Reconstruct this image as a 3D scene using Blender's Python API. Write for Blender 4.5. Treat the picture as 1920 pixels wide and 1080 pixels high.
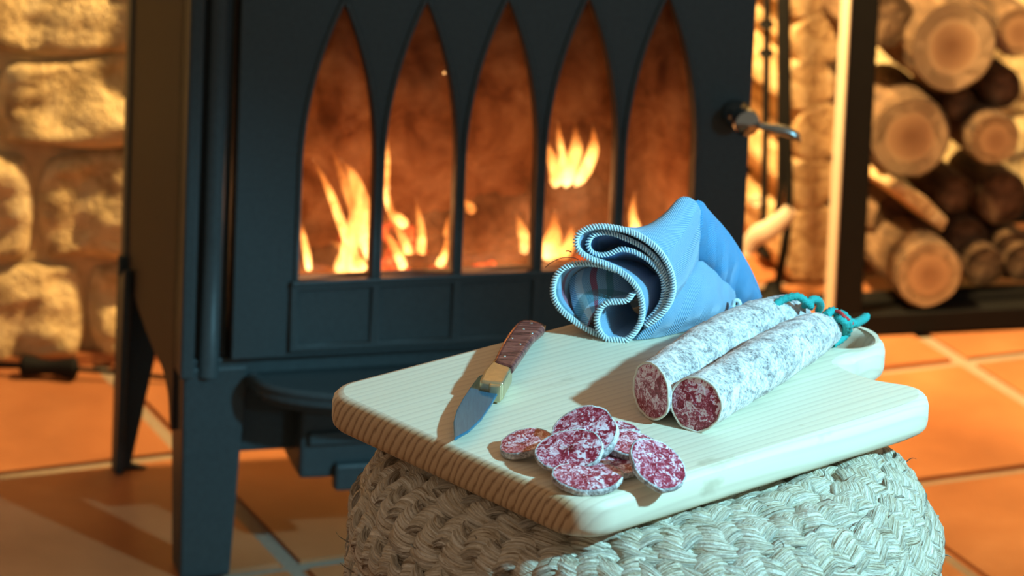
import bpy, bmesh, math, random
import numpy as np
from mathutils import Vector, Matrix, noise
random.seed(7); rng = np.random.default_rng(7)
for o in list(bpy.data.objects): bpy.data.objects.remove(o)
sc = bpy.context.scene; COL = sc.collection
PI = math.pi

# ------------------------------------------------------------------ camera
H = 1.4; PITCH = .1483; ROLL = .0416; F = 7119.5; CX = 960; CY = -699.8
cd = bpy.data.cameras.new('camera'); cam = bpy.data.objects.new('camera', cd); COL.objects.link(cam)
cd.sensor_width = 24; cd.lens = F*24/1920; cd.shift_y = -(540-CY)/1920; cd.shift_x = 0
fw = Vector((0, math.cos(PITCH), -math.sin(PITCH))); rt = Vector((1, 0, 0)); up = rt.cross(fw)
r2 = rt*math.cos(ROLL)+up*math.sin(ROLL); u2 = -rt*math.sin(ROLL)+up*math.cos(ROLL)
cam.matrix_world = Matrix(((r2.x, u2.x, -fw.x, 0), (r2.y, u2.y, -fw.y, 0), (r2.z, u2.z, -fw.z, H), (0, 0, 0, 1)))
cd.dof.use_dof = True; cd.dof.focus_distance = 2.62; cd.dof.aperture_fstop = 6.5
cd.clip_start = .05
sc.camera = cam

# ------------------------------------------------------------------ world, lamps, exposure
sc.view_settings.view_transform = 'Standard'; sc.view_settings.look = 'None'
sc.view_settings.exposure = 0; sc.view_settings.gamma = 1; sc.view_settings.use_curve_mapping = False
w = bpy.data.worlds.new('world'); sc.world = w; w.use_nodes = True
w.node_tree.nodes['Background'].inputs[0].default_value = (1.0, .78, .58, 1)
w.node_tree.nodes['Background'].inputs[1].default_value = .30

def lamp(name, kind, loc, energy, color, target=None, **kw):
    l = bpy.data.lights.new(name, kind); l.energy = energy; l.color = color
    for k, v in kw.items(): setattr(l, k, v)
    o = bpy.data.objects.new(name, l); COL.objects.link(o); o.location = loc
    if target is not None:
        o.rotation_euler = (Vector(target)-Vector(loc)).to_track_quat('-Z', 'Y').to_euler()
    return o
# cool lamp from the right, in front of the board
lamp('cool_spot_lamp', 'SPOT', (1.00, 2.10, 1.17), 124, (.31, .78, 1.0), (.20, 2.60, .46), spot_size=math.radians(40), spot_blend=.6, shadow_soft_size=.03)
# added cool fill spot for the stove front, no window there
lamp('cool_stove_fill', 'SPOT', (1.7, .95, 1.15), 55, (.36, .80, 1.0), (.06, 3.4, .46), spot_size=math.radians(17), spot_blend=.75, shadow_soft_size=.12)
# warm lamp behind the stove, right of it
lamp('warm_lamp', 'POINT', (.13, 3.83, 1.00), 82, (1.0, .65, .26), shadow_soft_size=.035)
lamp('warm_rack_fill', 'SPOT', (.12, 3.97, .92), 80, (1.0, .68, .27), (.62, 4.27, .42), spot_size=math.radians(84), spot_blend=.4, shadow_soft_size=.04)  # added warm fill to brighten the alcove and rack
# ------------------------------------------------------------------ pixel helpers (layout)
TH = .2709; X0 = -.1027; Y0 = 3.3656; CT = math.cos(TH); ST = math.sin(TH)
def ray(px, py): return fw+r2*((px-CX)/F)-u2*((py-CY)/F)
def onz(px, py, z):
    d = ray(px, py); return Vector((0, 0, H))+d*((z-H)/d.z)
def ony(px, py, y):
    d = ray(px, py); return Vector((0, 0, H))+d*(y/d.y)
def st(u, v, z): return Vector((X0+u*CT-v*ST, Y0+u*ST+v*CT, z))
def onst(px, py, v):
    n = Vector((-ST, CT, 0)); o = Vector((X0, Y0, 0))+n*v; d = ray(px, py); C = Vector((0, 0, H))
    w_ = C+d*((o-C).dot(n)/d.dot(n)); return Vector(((w_-o).dot(Vector((CT, ST, 0))), v, w_.z))

# ------------------------------------------------------------------ object helpers
def tag(o, label=None, cat=None, group=None, kind=None):
    if label: o['label'] = label
    if cat: o['category'] = cat
    if group: o['group'] = group
    if kind: o['kind'] = kind
    return o
def empty(name, loc=(0, 0, 0), rz=0, label=None, cat=None, group=None):
    o = bpy.data.objects.new(name, None); COL.objects.link(o); o.location = loc; o.rotation_euler = (0, 0, rz)
    o.empty_display_size = .02
    return tag(o, label, cat, group)
def obj(name, me, mat, parent=None, loc=None, smooth=False):
    if isinstance(me, bmesh.types.BMesh):
        m = bpy.data.meshes.new(name); me.to_mesh(m); me.free(); me = m
    o = bpy.data.objects.new(name, me); COL.objects.link(o)
    if mat and not me.materials: me.materials.append(mat)
    if parent: o.parent = parent
    if loc: o.location = loc
    if smooth: me.polygons.foreach_set('use_smooth', [True]*len(me.polygons))
    return o
def bev(o, w_=.003, seg=2):
    m = o.modifiers.new('b', 'BEVEL'); m.width = w_; m.segments = seg; m.limit_method = 'ANGLE'; m.angle_limit = math.radians(40); return o
def wbox(bm, x0, x1, y0, y1, z0, z1, M=None):
    vs = [bm.verts.new(M@Vector(p) if M else p) for p in ((x0,y0,z0),(x1,y0,z0),(x1,y1,z0),(x0,y1,z0),(x0,y0,z1),(x1,y0,z1),(x1,y1,z1),(x0,y1,z1))]
    for f in ((0,3,2,1),(4,5,6,7),(0,1,5,4),(1,2,6,5),(2,3,7,6),(3,0,4,7)): bm.faces.new([vs[i] for i in f])
def boxm(*a, M=None):
    bm = bmesh.new(); wbox(bm, *a, M=M); return bm
def prism(pts, z0, z1, axis='z'):
    """closed polygon extruded; axis z: (x,y); axis y: pts are (x,z) extruded y z0..z1; axis x: pts (y,z)"""
    bm = bmesh.new()
    f = {'z': lambda p, t: (p[0], p[1], t), 'y': lambda p, t: (p[0], t, p[1]), 'x': lambda p, t: (t, p[0], p[1])}[axis]
    a = [bm.verts.new(f(p, z0)) for p in pts]; b = [bm.verts.new(f(p, z1)) for p in pts]
    bm.faces.new(a); bm.faces.new(b[::-1]); n = len(pts)
    for i in range(n): bm.faces.new((a[i], b[i], b[(i+1) % n], a[(i+1) % n]))
    bmesh.ops.recalc_face_normals(bm, faces=bm.faces); return bm
def cr(pts, n, closed=False):
    """Catmull-Rom resample of an array of points to n samples"""
    P = np.array(pts, float); m = len(P)
    if closed: t = np.linspace(0, m, n, endpoint=False); g = lambda i: P[i % m]
    else:
        t = np.linspace(0, m-1, n); Q = np.vstack([2*P[0]-P[1], P, 2*P[-1]-P[-2]]); g = lambda i: Q[np.clip(i+1, 0, m+1)]
    i = np.floor(t).astype(int)
    if not closed: i = np.minimum(i, m-2)
    s = (t-i)[:, None]; p0, p1, p2, p3 = g(i-1), g(i), g(i+1), g(i+2)
    return .5*((2*p1)+(-p0+p2)*s+(2*p0-5*p1+4*p2-p3)*s*s+(-p0+3*p1-3*p2+p3)*s**3)
def gridmesh(G, name='m', cu=False, cv=False, caps=False, uv=None, capend=False):
    """G: (nu,nv,3) -> mesh with UV (u along first axis)"""
    G = np.asarray(G, float); nu, nv = G.shape[:2]
    idx = np.arange(nu*nv).reshape(nu, nv)
    iu = np.arange(nu if cu else nu-1); iv = np.arange(nv if cv else nv-1)
    A, B = np.meshgrid(iu, iv, indexing='ij'); A2 = (A+1) % nu; B2 = (B+1) % nv
    q = np.stack([idx[A, B], idx[A2, B], idx[A2, B2], idx[A, B2]], -1).reshape(-1, 4)
    faces = q.tolist()
    if caps: faces += [idx[0, :].tolist()[::-1][::1], idx[-1, :].tolist()]
    if capend: faces += [idx[-1, :].tolist()]
    me = bpy.data.meshes.new(name); me.from_pydata(G.reshape(-1, 3).tolist(), [], faces)
    ul = me.uv_layers.new(name='UVMap')
    if uv is None: uu, vv = np.linspace(0, 1, nu+1 if cu else nu), np.linspace(0, 1, nv+1 if cv else nv)
    else: uu, vv = uv
    uu = np.asarray(uu); vv = np.asarray(vv)
    UA = np.stack([uu[A], uu[A+1], uu[A+1], uu[A]], -1).reshape(-1); VA = np.stack([vv[B], vv[B], vv[B+1], vv[B+1]], -1).reshape(-1)
    dat = np.zeros(len(me.loops)*2); dat[0:len(UA)*2:2] = UA; dat[1:len(UA)*2:2] = VA
    ul.data.foreach_set('uv', dat.tolist())
    me.polygons.foreach_set('use_smooth', [True]*len(me.polygons)); me.validate(); me.update()
    return me
def frames(P, closed=False):
    P = np.asarray(P, float)
    T = (np.roll(P, -1, 0)-np.roll(P, 1, 0)) if closed else np.gradient(P, axis=0)
    T /= np.linalg.norm(T, axis=1)[:, None]+1e-12
    N = np.zeros_like(P); n = np.array([0, 0, 1.]) if abs(T[0][2]) < .9 else np.array([1., 0, 0])
    for i in range(len(P)):
        n = n-T[i]*(n@T[i]); n /= np.linalg.norm(n)+1e-12; N[i] = n
    return T, N, np.cross(T, N)
def tube(P, R, seg=10, closed=False, sx=1, sy=1, caps=True, name='tube'):
    P = np.asarray(P, float); T, N, B = frames(P, closed)
    R = np.full(len(P), R) if np.isscalar(R) else np.asarray(R, float)
    a = np.linspace(0, 2*PI, seg, endpoint=False)
    G = P[:, None, :]+R[:, None, None]*(np.cos(a)[None, :, None]*N[:, None, :]*sx+np.sin(a)[None, :, None]*B[:, None, :]*sy)
    return gridmesh(G, name, cu=closed, cv=True, caps=caps and not closed)
def lathe(prof, seg=32, name='lathe'):
    prof = np.array(prof, float); a = np.linspace(0, 2*PI, seg, endpoint=False)
    G = np.stack([prof[:, 0][:, None]*np.cos(a), prof[:, 0][:, None]*np.sin(a), np.repeat(prof[:, 1][:, None], seg, 1)], -1)
    return gridmesh(G, name, cv=True, caps=True)
def merge(meshes, name='m'):
    bm = bmesh.new()
    for m in meshes: bm.from_mesh(m)
    me = bpy.data.meshes.new(name); bm.to_mesh(me); bm.free()
    me.polygons.foreach_set('use_smooth', [True]*len(me.polygons)); return me
def plate(loops, y0, y1, name='plate', bevel=.0015):
    """2-D curve with holes (x,z) extruded along y"""
    cu = bpy.data.curves.new(name, 'CURVE'); cu.dimensions = '2D'; cu.fill_mode = 'BOTH'
    for L in loops:
        s = cu.splines.new('POLY'); s.points.add(len(L)-1); s.use_cyclic_u = True
        for p, q in zip(s.points, L): p.co = (q[0], q[1], 0, 1)
    cu.extrude = (y1-y0)/2-bevel; cu.bevel_depth = bevel; cu.bevel_resolution = 2; cu.offset = -bevel
    o = bpy.data.objects.new(name, cu); COL.objects.link(o); bpy.context.view_layer.update()
    me = bpy.data.meshes.new_from_object(o.evaluated_get(bpy.context.evaluated_depsgraph_get()))
    bpy.data.objects.remove(o); me.transform(Matrix.Rotation(PI/2, 4, 'X')); me.transform(Matrix.Translation((0, (y0+y1)/2, 0)))
    return me

# ------------------------------------------------------------------ materials
class NT:
    def __init__(s, name):
        s.m = bpy.data.materials.new(name); s.m.use_nodes = True; s.t = s.m.node_tree; s.N = s.t.nodes; s.L = s.t.links
        s.b = s.N['Principled BSDF']; s.out = s.N['Material Output']
    def n(s, typ, ins={}, **kw):
        x = s.N.new(typ)
        for k, v in kw.items(): setattr(x, k, v)
        for k, v in ins.items(): s.set(x.inputs[k], v)
        return x
    def set(s, inp, v):
        if isinstance(v, bpy.types.NodeSocket): s.L.new(v, inp)
        elif isinstance(v, bpy.types.Node): s.L.new(v.outputs[0], inp)
        elif isinstance(v, (tuple, list)) and len(v) == 3 and inp.type == 'RGBA': inp.default_value = (*v, 1)
        else: inp.default_value = v
    def coord(s, out='Object', scale=(1, 1, 1), rot=(0, 0, 0)):
        c = s.n('ShaderNodeTexCoord'); return s.n('ShaderNodeMapping', {'Vector': c.outputs[out], 'Scale': scale, 'Rotation': rot})
    def noise(s, vec, scale, detail=4, rough=.6, dist=0): return s.n('ShaderNodeTexNoise', {'Vector': vec, 'Scale': scale, 'Detail': detail, 'Roughness': rough, 'Distortion': dist})
    def ramp(s, fac, stops, interp='LINEAR'):
        r = s.n('ShaderNodeValToRGB', {'Fac': fac}); e = r.color_ramp; e.interpolation = interp
        while len(e.elements) < len(stops): e.elements.new(.5)
        for el, (p, c) in zip(e.elements, stops): el.position = p; el.color = (*c, 1) if len(c) == 3 else c
        return r
    def mix(s, fac, a, b, mode='MIX'):
        x = s.n('ShaderNodeMix', data_type='RGBA', blend_type=mode); s.set(x.inputs[0], fac); s.set(x.inputs[6], a); s.set(x.inputs[7], b); return x.outputs[2]
    def math(s, op, a, b=0.): return s.n('ShaderNodeMath', {0: a, 1: b}, operation=op).outputs[0]
    def bump(s, h, strength=.5, dist=.002): return s.n('ShaderNodeBump', {'Height': h, 'Strength': strength, 'Distance': dist})
    def fin(s, color=None, rough=None, metal=None, bump=None, **kw):
        if color is not None: s.set(s.b.inputs['Base Color'], color)
        if rough is not None: s.set(s.b.inputs['Roughness'], rough)
        if metal is not None: s.set(s.b.inputs['Metallic'], metal)
        if bump is not None: s.set(s.b.inputs['Normal'], bump)
        for k, v in kw.items(): s.set(s.b.inputs[k], v)
        return s.m
def simple(name, color, rough=.6, metal=0, nscale=40, var=.25, bump=.15, bd=.001):
    t = NT(name); c = t.coord(); n = t.noise(c, nscale)
    col = t.mix(n.outputs[0], tuple(x*(1-var) for x in color), tuple(min(1, x*(1+var)) for x in color))
    return t.fin(col, rough, metal, t.bump(n.outputs[0], bump, bd), **({'Specular IOR Level': .22} if name in ('cast_iron', 'black_steel') else {}))

M = {}
M['iron'] = simple('cast_iron', (.036, .050, .053), .42, .0, 220, .3, .25, .0006)
M['iron_inner'] = simple('sooty_iron', (.05, .035, .03), .8, 0, 60, .4, .2)
M['black'] = simple('black_steel', (.005, .005, .005), .75, 0, 60, .3, .1)
M['steel'] = simple('polished_steel', (.55, .6, .62), .18, 1, 30, .1, .02)
M['chrome'] = simple('chrome', (.35, .4, .4), .15, 1, 30, .1, .02)
M['pale_lit'] = simple('pale_and_lit_steel', (.62, .5, .38), .6, 0, 30, .1, .05)
def firebrick():
    t = NT('firebrick'); c = t.coord(); n = t.noise(c, 14, 5); n2 = t.noise(c, 70, 3)
    col = t.ramp(n.outputs[0], [(.3, (.10, .05, .03)), (.5, (.42, .22, .12)), (.7, (.55, .33, .2))])
    zz = t.n('ShaderNodeSeparateXYZ', {0: c}); so = t.ramp(t.math('ADD', zz.outputs[2], t.math('MULTIPLY', n.outputs[0], .12)), [(.40, (0, 0, 0)), (.56, (1, 1, 1))])  # sooty tone towards the top also paints in the fading firelight
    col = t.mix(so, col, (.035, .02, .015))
    return t.fin(t.mix(t.math('MULTIPLY', n2.outputs[0], .5), col, (.16, .09, .06)), .9, 0, t.bump(n2.outputs[0], .5, .003))
M['firebrick'] = firebrick()
def tile(i):
    t = NT('terracotta_tile'); c = t.coord(); n = t.noise(c, 5+i, 4, .6); n2 = t.noise(c, 120, 3)
    col = t.ramp(n.outputs[0], [(.3, (.32, .115, .045)), (.55, (.43, .165, .065)), (.75, (.54, .235, .105))])
    return t.fin(col, .38, 0, t.bump(n2.outputs[0], .15, .001))
M['tile'] = tile(0)
M['grout'] = simple('grout', (.30, .235, .17), .9, 0, 150, .3, .5, .002)
def stone():
    t = NT('rough_limestone'); c = t.coord(); n = t.noise(c, 16, 6, .65, .6); n2 = t.noise(c, 45, 5, .7)
    col = t.ramp(n.outputs[0], [(.30, (.16, .09, .04)), (.40, (.52, .36, .17)), (.52, (.80, .60, .31)), (.75, (.88, .72, .44))])
    return t.fin(col, .95, 0, t.bump(t.math('ADD', n2.outputs[0], n.outputs[0]), 1.0, .012))
M['stone'] = stone()
M['mortar'] = simple('lime_mortar', (.60, .43, .22), .95, 0, 60, .4, .8, .004)
def pine():
    t = NT('pine_board'); c = t.coord('Object')
    # growth rings run along the board: a pattern of y and z only, warped slowly along x
    sep = t.n('ShaderNodeSeparateXYZ', {0: c})
    warp = t.noise(t.coord('Object', (3, 10, 4)), 1.0, 1); fine = t.noise(t.coord('Object', (6, 160, 90)), 1.0, 4)
    y = t.math('ADD', sep.outputs[1], t.math('MULTIPLY', warp.outputs[0], .02))
    z = t.math('ADD', sep.outputs[2], .16)
    yy = t.math('SUBTRACT', y, .12)
    r = t.math('ADD', yy, t.math('MULTIPLY', t.math('MULTIPLY', z, z), 1.6))
    ring = t.math('FRACT', t.math('MULTIPLY', t.math('ADD', r, t.math('MULTIPLY', t.noise(t.coord('Object', (1, 60, 1)), 1.0, 3).outputs[0], .010)), 150.))
    rc = t.ramp(ring, [(0, (.80, .66, .42)), (.55, (.74, .585, .355)), (.86, (.50, .34, .17)), (1., (.74, .60, .38))])
    col = t.mix(.6, rc, (.80, .76, .65))
    col = t.mix(t.math('MULTIPLY', fine.outputs[0], .35), col, (.58, .44, .26))
    # stains
    sn = t.noise(t.coord('Object', (14, 26, 20)), 1.0, 4, .6)
    st_ = t.ramp(sn.outputs[0], [(.64, (0, 0, 0)), (.74, (1, 1, 1))])
    col = t.mix(t.math('MULTIPLY', st_, .45), col, (.33, .26, .15))
    # end grain: darker wood with strong ring relief
    e = t.ramp(t.math('MULTIPLY', sep.outputs[0], 50.), [(.10, (1, 1, 1)), (.30, (0, 0, 0))])
    endc = t.ramp(ring, [(0, (.52, .33, .17)), (.5, (.60, .40, .22)), (.80, (.26, .14, .06)), (1., (.52, .33, .17))])
    col = t.mix(e, col, endc)
    return t.fin(col, .55, 0, t.bump(t.math('ADD', t.math('MULTIPLY', ring, -.25), t.math('MULTIPLY', fine.outputs[0], .6)), .3, .0007))
M['pine'] = pine()
def straw():
    t = NT('dried_water_hyacinth'); c = t.coord('UV', (1, 1, 1)); n = t.noise(t.coord('UV', (60, 40, 1)), 1.0, 3, .6)
    fib = t.noise(t.coord('UV', (22, 26, 1)), 1.0, 3, .55, .3)
    g = t.n('ShaderNodeObjectInfo'); big = t.noise(t.coord('Object'), 22, 3)
    thin = t.noise(t.coord('UV', (5, 46, 1)), 1.0, 4, .7, .5)
    col = t.ramp(thin.outputs[0], [(.33, (.16, .09, .04)), (.44, (.66, .54, .38)), (.68, (.97, .92, .80))])
    col = t.mix(t.math('MULTIPLY', big.outputs[0], .3), col, (.47, .33, .17))
    return t.fin(col, .55, 0, t.bump(t.math('ADD', thin.outputs[0], t.math('MULTIPLY', fib.outputs[0], .6)), 1.0, .004))
M['straw'] = straw()
M['straw_dark'] = simple('straw_core', (.12, .08, .045), .9)
def meat():
    t = NT('cured_sausage_meat'); c = t.coord('Object'); w_ = t.noise(c, 90, 3, .6)
    v = t.n('ShaderNodeMapping', {'Vector': t.mix(.035, c.outputs[0], w_.outputs[1]), 'Scale': (1, 1, 1)})
    a = t.noise(v, 125, 3, .5, 1.3); b = t.noise(v, 480, 3, .6)
    f = t.math('ADD', t.math('MULTIPLY', a.outputs[0], .78), t.math('MULTIPLY', b.outputs[0], .22))
    col = t.ramp(f, [(.39, (.20, .008, .022)), (.475, (.38, .04, .075)), (.525, (.66, .34, .42)), (.60, (.84, .70, .76))])
    return t.fin(col, .34, 0, t.bump(f, .35, .0008))
M['meat'] = meat()
def rind():
    t = NT('white_mould_rind'); c = t.coord('Object'); a = t.noise(c, 75, 6, .75, .8); b = t.noise(c, 420, 3, .7)
    f = t.math('ADD', t.math('MULTIPLY', a.outputs[0], .6), t.math('MULTIPLY', b.outputs[0], .4))
    col = t.ramp(f, [(.38, (.15, .13, .13)), (.47, (.44, .41, .40)), (.56, (.78, .75, .73)), (.66, (.92, .88, .85))])
    return t.fin(col, .8, 0, t.bump(f, .9, .002))
M['rind'] = rind()
def cloth(plaid=True, deep=False):
    t = NT('blue_plaid_twill' if plaid else 'blue_herringbone_twill'); tc = t.n('ShaderNodeTexCoord'); sp = t.n('ShaderNodeSeparateXYZ', {0: tc.outputs['UV']}); U, V = sp.outputs[0], sp.outputs[1]
    # UV in metres. herringbone: zig-zag diagonal yarns
    zig = t.math('PINGPONG', U, .011)
    d = t.math('SINE', t.math('MULTIPLY', t.math('ADD', V, zig), 2*PI/.00165))
    yarn = t.math('SINE', t.math('MULTIPLY', U, 2*PI/.0011))
    f = t.math('ADD', t.math('MULTIPLY', d, .5), .5)
    n = t.noise(t.coord('Object'), 30, 3)
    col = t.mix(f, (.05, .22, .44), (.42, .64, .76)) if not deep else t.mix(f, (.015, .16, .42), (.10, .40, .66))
    col = t.mix(t.math('MULTIPLY', n.outputs[0], .3), col, (.06, .25, .46))
    def band(coord, pos, wd, c_, k):
        dd = t.math('ABSOLUTE', t.math('SUBTRACT', t.math('FRACT', t.math('DIVIDE', coord, .115)), pos)); m = t.math('LESS_THAN', dd, wd)
        return lambda cc: t.mix(t.math('MULTIPLY', m, k), cc, c_)
    for co, p, w_, cc_, k in () if not plaid else ((U, .30, .020, (.30, .03, .07), .85), (U, .40, .022, (.02, .19, .21), .7), (U, .20, .03, (.7, .76, .78), .55), (V, .75, .022, (.30, .03, .07), .8), (V, .64, .035, (.03, .17, .20), .6), (V, .88, .03, (.72, .78, .8), .55)):
        col = band(co, p, w_, cc_, k)(col)
    return t.fin(col, .9, 0, t.bump(t.math('ADD', d, t.math('MULTIPLY', yarn, .3)), .55, .0006), **{'Sheen Weight': .3})
M['cloth'] = cloth(); M['twill'] = cloth(False); M['twill_deep_shaded'] = cloth(False, True)  # deep twill: darker copy with the flank's shade painted into the blue
M['thread'] = simple('pale_stitch_thread', (.62, .80, .86), .85, 0, 200, .15, .3)
M['string'] = simple('teal_cotton_string', (.02, .36, .34), .75, 0, 900, .45, 1.0, .001)
M['string_red'] = simple('red_cotton_string', (.62, .04, .04), .75, 0, 900, .3, 1.0, .001)
def knifewood():
    t = NT('rosewood_handle'); n = t.noise(t.coord('Object', (60, 420, 200), (0, 0, -1.32)), 1.0, 3, .6)
    return t.fin(t.ramp(n.outputs[0], [(.35, (.05, .018, .02)), (.55, (.22, .07, .06)), (.7, (.34, .14, .11))]), .25, 0, t.bump(n.outputs[0], .04, .0003))
M['rosewood'] = knifewood()
M['brass'] = simple('worn_brass', (.62, .54, .33), .35, .85, 200, .25, .2, .0004)
def bladem():
    t = NT('knife_steel'); n = t.noise(t.coord('Object', (900, 60, 60)), 1.0, 3)
    return t.fin(t.mix(n.outputs[0], (.01, .12, .25), (.05, .28, .46)), .28, .55, t.bump(n.outputs[0], .1, .0002))  # blue reflection painted into the steel's base colour
M['blade'] = bladem()
def logend():
    t = NT('sawn_log_end'); c = t.coord('Object'); w_ = t.noise(c, 14, 3)
    v = t.n('ShaderNodeMapping', {'Vector': t.mix(.05, c.outputs[0], w_.outputs[1])})
    s_ = t.n('ShaderNodeSeparateXYZ', {0: c}); r = t.math('SQRT', t.math('ADD', t.math('MULTIPLY', s_.outputs[0], s_.outputs[0]), t.math('MULTIPLY', s_.outputs[2], s_.outputs[2])))
    r2_ = t.math('ADD', r, t.math('MULTIPLY', w_.outputs[0], .008))
    ring = t.math('FRACT', t.math('MULTIPLY', r2_, 210.))
    heart = t.ramp(t.math('MULTIPLY', r2_, 16.), [(.15, (.30, .15, .07)), (.45, (.52, .31, .16)), (.60, (.74, .53, .31)), (.8, (.70, .50, .30))])
    return t.fin(t.mix(t.math('MULTIPLY', ring, .25), heart, (.34, .2, .1)), .8, 0, t.bump(ring, .15, .001))
M['logend'] = logend()
def bark():
    t = NT('log_bark'); n = t.noise(t.coord('Object', (40, 8, 40)), 1.0, 5, .7)
    return t.fin(t.ramp(n.outputs[0], [(.35, (.05, .028, .016)), (.55, (.20, .115, .06)), (.72, (.38, .25, .14))]), .95, 0, t.bump(n.outputs[0], 1.0, .008))
M['bark'] = bark()
def splitw():
    t = NT('split_wood'); n = t.noise(t.coord('Object', (60, 10, 60)), 1.0, 5, .65, .4); n2 = t.noise(t.coord('Object'), 18, 3)
    col = t.ramp(n.outputs[0], [(.36, (.20, .09, .03)), (.48, (.60, .38, .18)), (.65, (.80, .60, .36))])
    return t.fin(t.mix(t.math('MULTIPLY', n2.outputs[0], .5), col, (.50, .30, .14)), .85, 0, t.bump(n.outputs[0], .9, .006))
M['splitwood'] = splitw()
M['char'] = simple('charred_wood', (.045, .035, .035), .9, 0, 60, .6, 1.0, .005)
def ember():
    t = NT('glowing_ember'); n = t.noise(t.coord('Object'), 60, 4, .7)
    e = t.ramp(n.outputs[0], [(.42, (0, 0, 0)), (.55, (1, .10, .03)), (.75, (1, .45, .12))])
    return t.fin((.04, .02, .02), .9, 0, None, **{'Emission Color': e.outputs[0], 'Emission Strength': 2.2})
M['ember'] = ember()
def flame():
    t = NT('flame'); tc = t.n('ShaderNodeTexCoord'); sp = t.n('ShaderNodeSeparateXYZ', {0: tc.outputs['UV']})
    n = t.noise(t.coord('Object', (110, 110, 18)), 1.0, 3, .6, .6)
    h = sp.outputs[0]
    col = t.ramp(h, [(0, (1, .62, .26)), (.3, (1, .54, .17)), (.7, (1, .42, .10)), (1, (.9, .28, .05))])
    lw = t.n('ShaderNodeLayerWeight', {'Blend': .5})
    core = t.math('POWER', t.math('SUBTRACT', 1., lw.outputs['Facing']), 1.7)
    st_ = t.math('MULTIPLY', t.math('ADD', t.math('MULTIPLY', t.math('SUBTRACT', 1.0, h), 2.6), .55), t.math('ADD', n.outputs[0], .4)); st_ = t.math('MULTIPLY', st_, 4.2)
    em = t.n('ShaderNodeEmission', {'Color': col, 'Strength': st_}); tr = t.n('ShaderNodeBsdfTransparent')
    tipf = t.ramp(h, [(0, (.3, .3, .3)), (.08, (1, 1, 1)), (.6, (.75, .75, .75)), (1, (.05, .05, .05))])
    fac = t.math('MULTIPLY', t.math('MULTIPLY', core, tipf), t.math('MINIMUM', t.math('MULTIPLY', t.math('POWER', n.outputs[0], 1.6), 2.6), 1.))
    mx = t.n('ShaderNodeMixShader', {0: fac, 1: tr, 2: em}); t.L.new(mx.outputs[0], t.out.inputs[0]); return t.m
M['flame'] = flame()
def stoveglass():
    t = NT('sooty_stove_glass'); c = t.coord('Object'); n = t.noise(c, 26, 5, .65, .5); n2 = t.noise(c, 120, 3, .6)
    soot = t.ramp(n.outputs[0], [(.35, (1, .93, .85)), (.55, (.80, .66, .54)), (.72, (.48, .34, .25))])
    tr = t.n('ShaderNodeBsdfTransparent', {'Color': soot}); zs_ = t.n('ShaderNodeSeparateXYZ', {0: c}).outputs[2]; up_ = t.ramp(t.math('ADD', zs_, t.math('MULTIPLY', n.outputs[0], .10)), [(.38, (1, 1, 1)), (.56, (.09, .07, .07))]); soot = t.mix(1., soot, up_, 'MULTIPLY')  # up_ darkens the pane upwards: fading firelight painted in with the soot
    tl = t.n('ShaderNodeBsdfTranslucent', {'Color': t.mix(1., (.75, .46, .30), up_, 'MULTIPLY')})
    m1 = t.n('ShaderNodeMixShader', {0: t.math('MULTIPLY', n2.outputs[0], .25), 1: tr, 2: tl})
    gl = t.n('ShaderNodeBsdfGlossy', {'Color': (1, 1, 1), 'Roughness': .12})
    m2 = t.n('ShaderNodeMixShader', {0: .03, 1: m1, 2: gl}); t.L.new(m2.outputs[0], t.out.inputs[0]); return t.m
M['glass'] = stoveglass()

# ================================================================== SETTING
# floor of terracotta tiles
floor = tag(obj('floor', boxm(-1.8, 2.6, .6, 5.4, -.05, -.004), M['grout']), kind='structure')
TA = math.radians(24.5); TS = .302; jx, jy = -.2925, 3.654
base_t = None
for i in range(-7, 8):
    for j in range(-7, 6):
        x = jx+(i+.5)*TS*math.cos(TA)-(j+.5)*TS*math.sin(TA); y = jy+(i+.5)*TS*math.sin(TA)+(j+.5)*TS*math.cos(TA)
        if not (-1.6 < x < 2.3 and 1.0 < y < 5.2): continue
        if base_t is None:
            h_ = TS/2-.0065; base_t = boxm(-h_, h_, -h_, h_, -.02, 0)
            bmesh.ops.bevel(base_t, geom=[e for e in base_t.edges if all(v.co.z > -.001 for v in e.verts)], offset=.004, segments=2, affect='EDGES')
            t_ = obj('tile', base_t, M['tile'], floor)
        else:
            t_ = t_.copy(); COL.objects.link(t_)
        t_.location = (x, y, rng.uniform(-.0006, .0006)); t_.rotation_euler = (0, 0, TA+rng.integers(0, 4)*PI/2)

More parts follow.
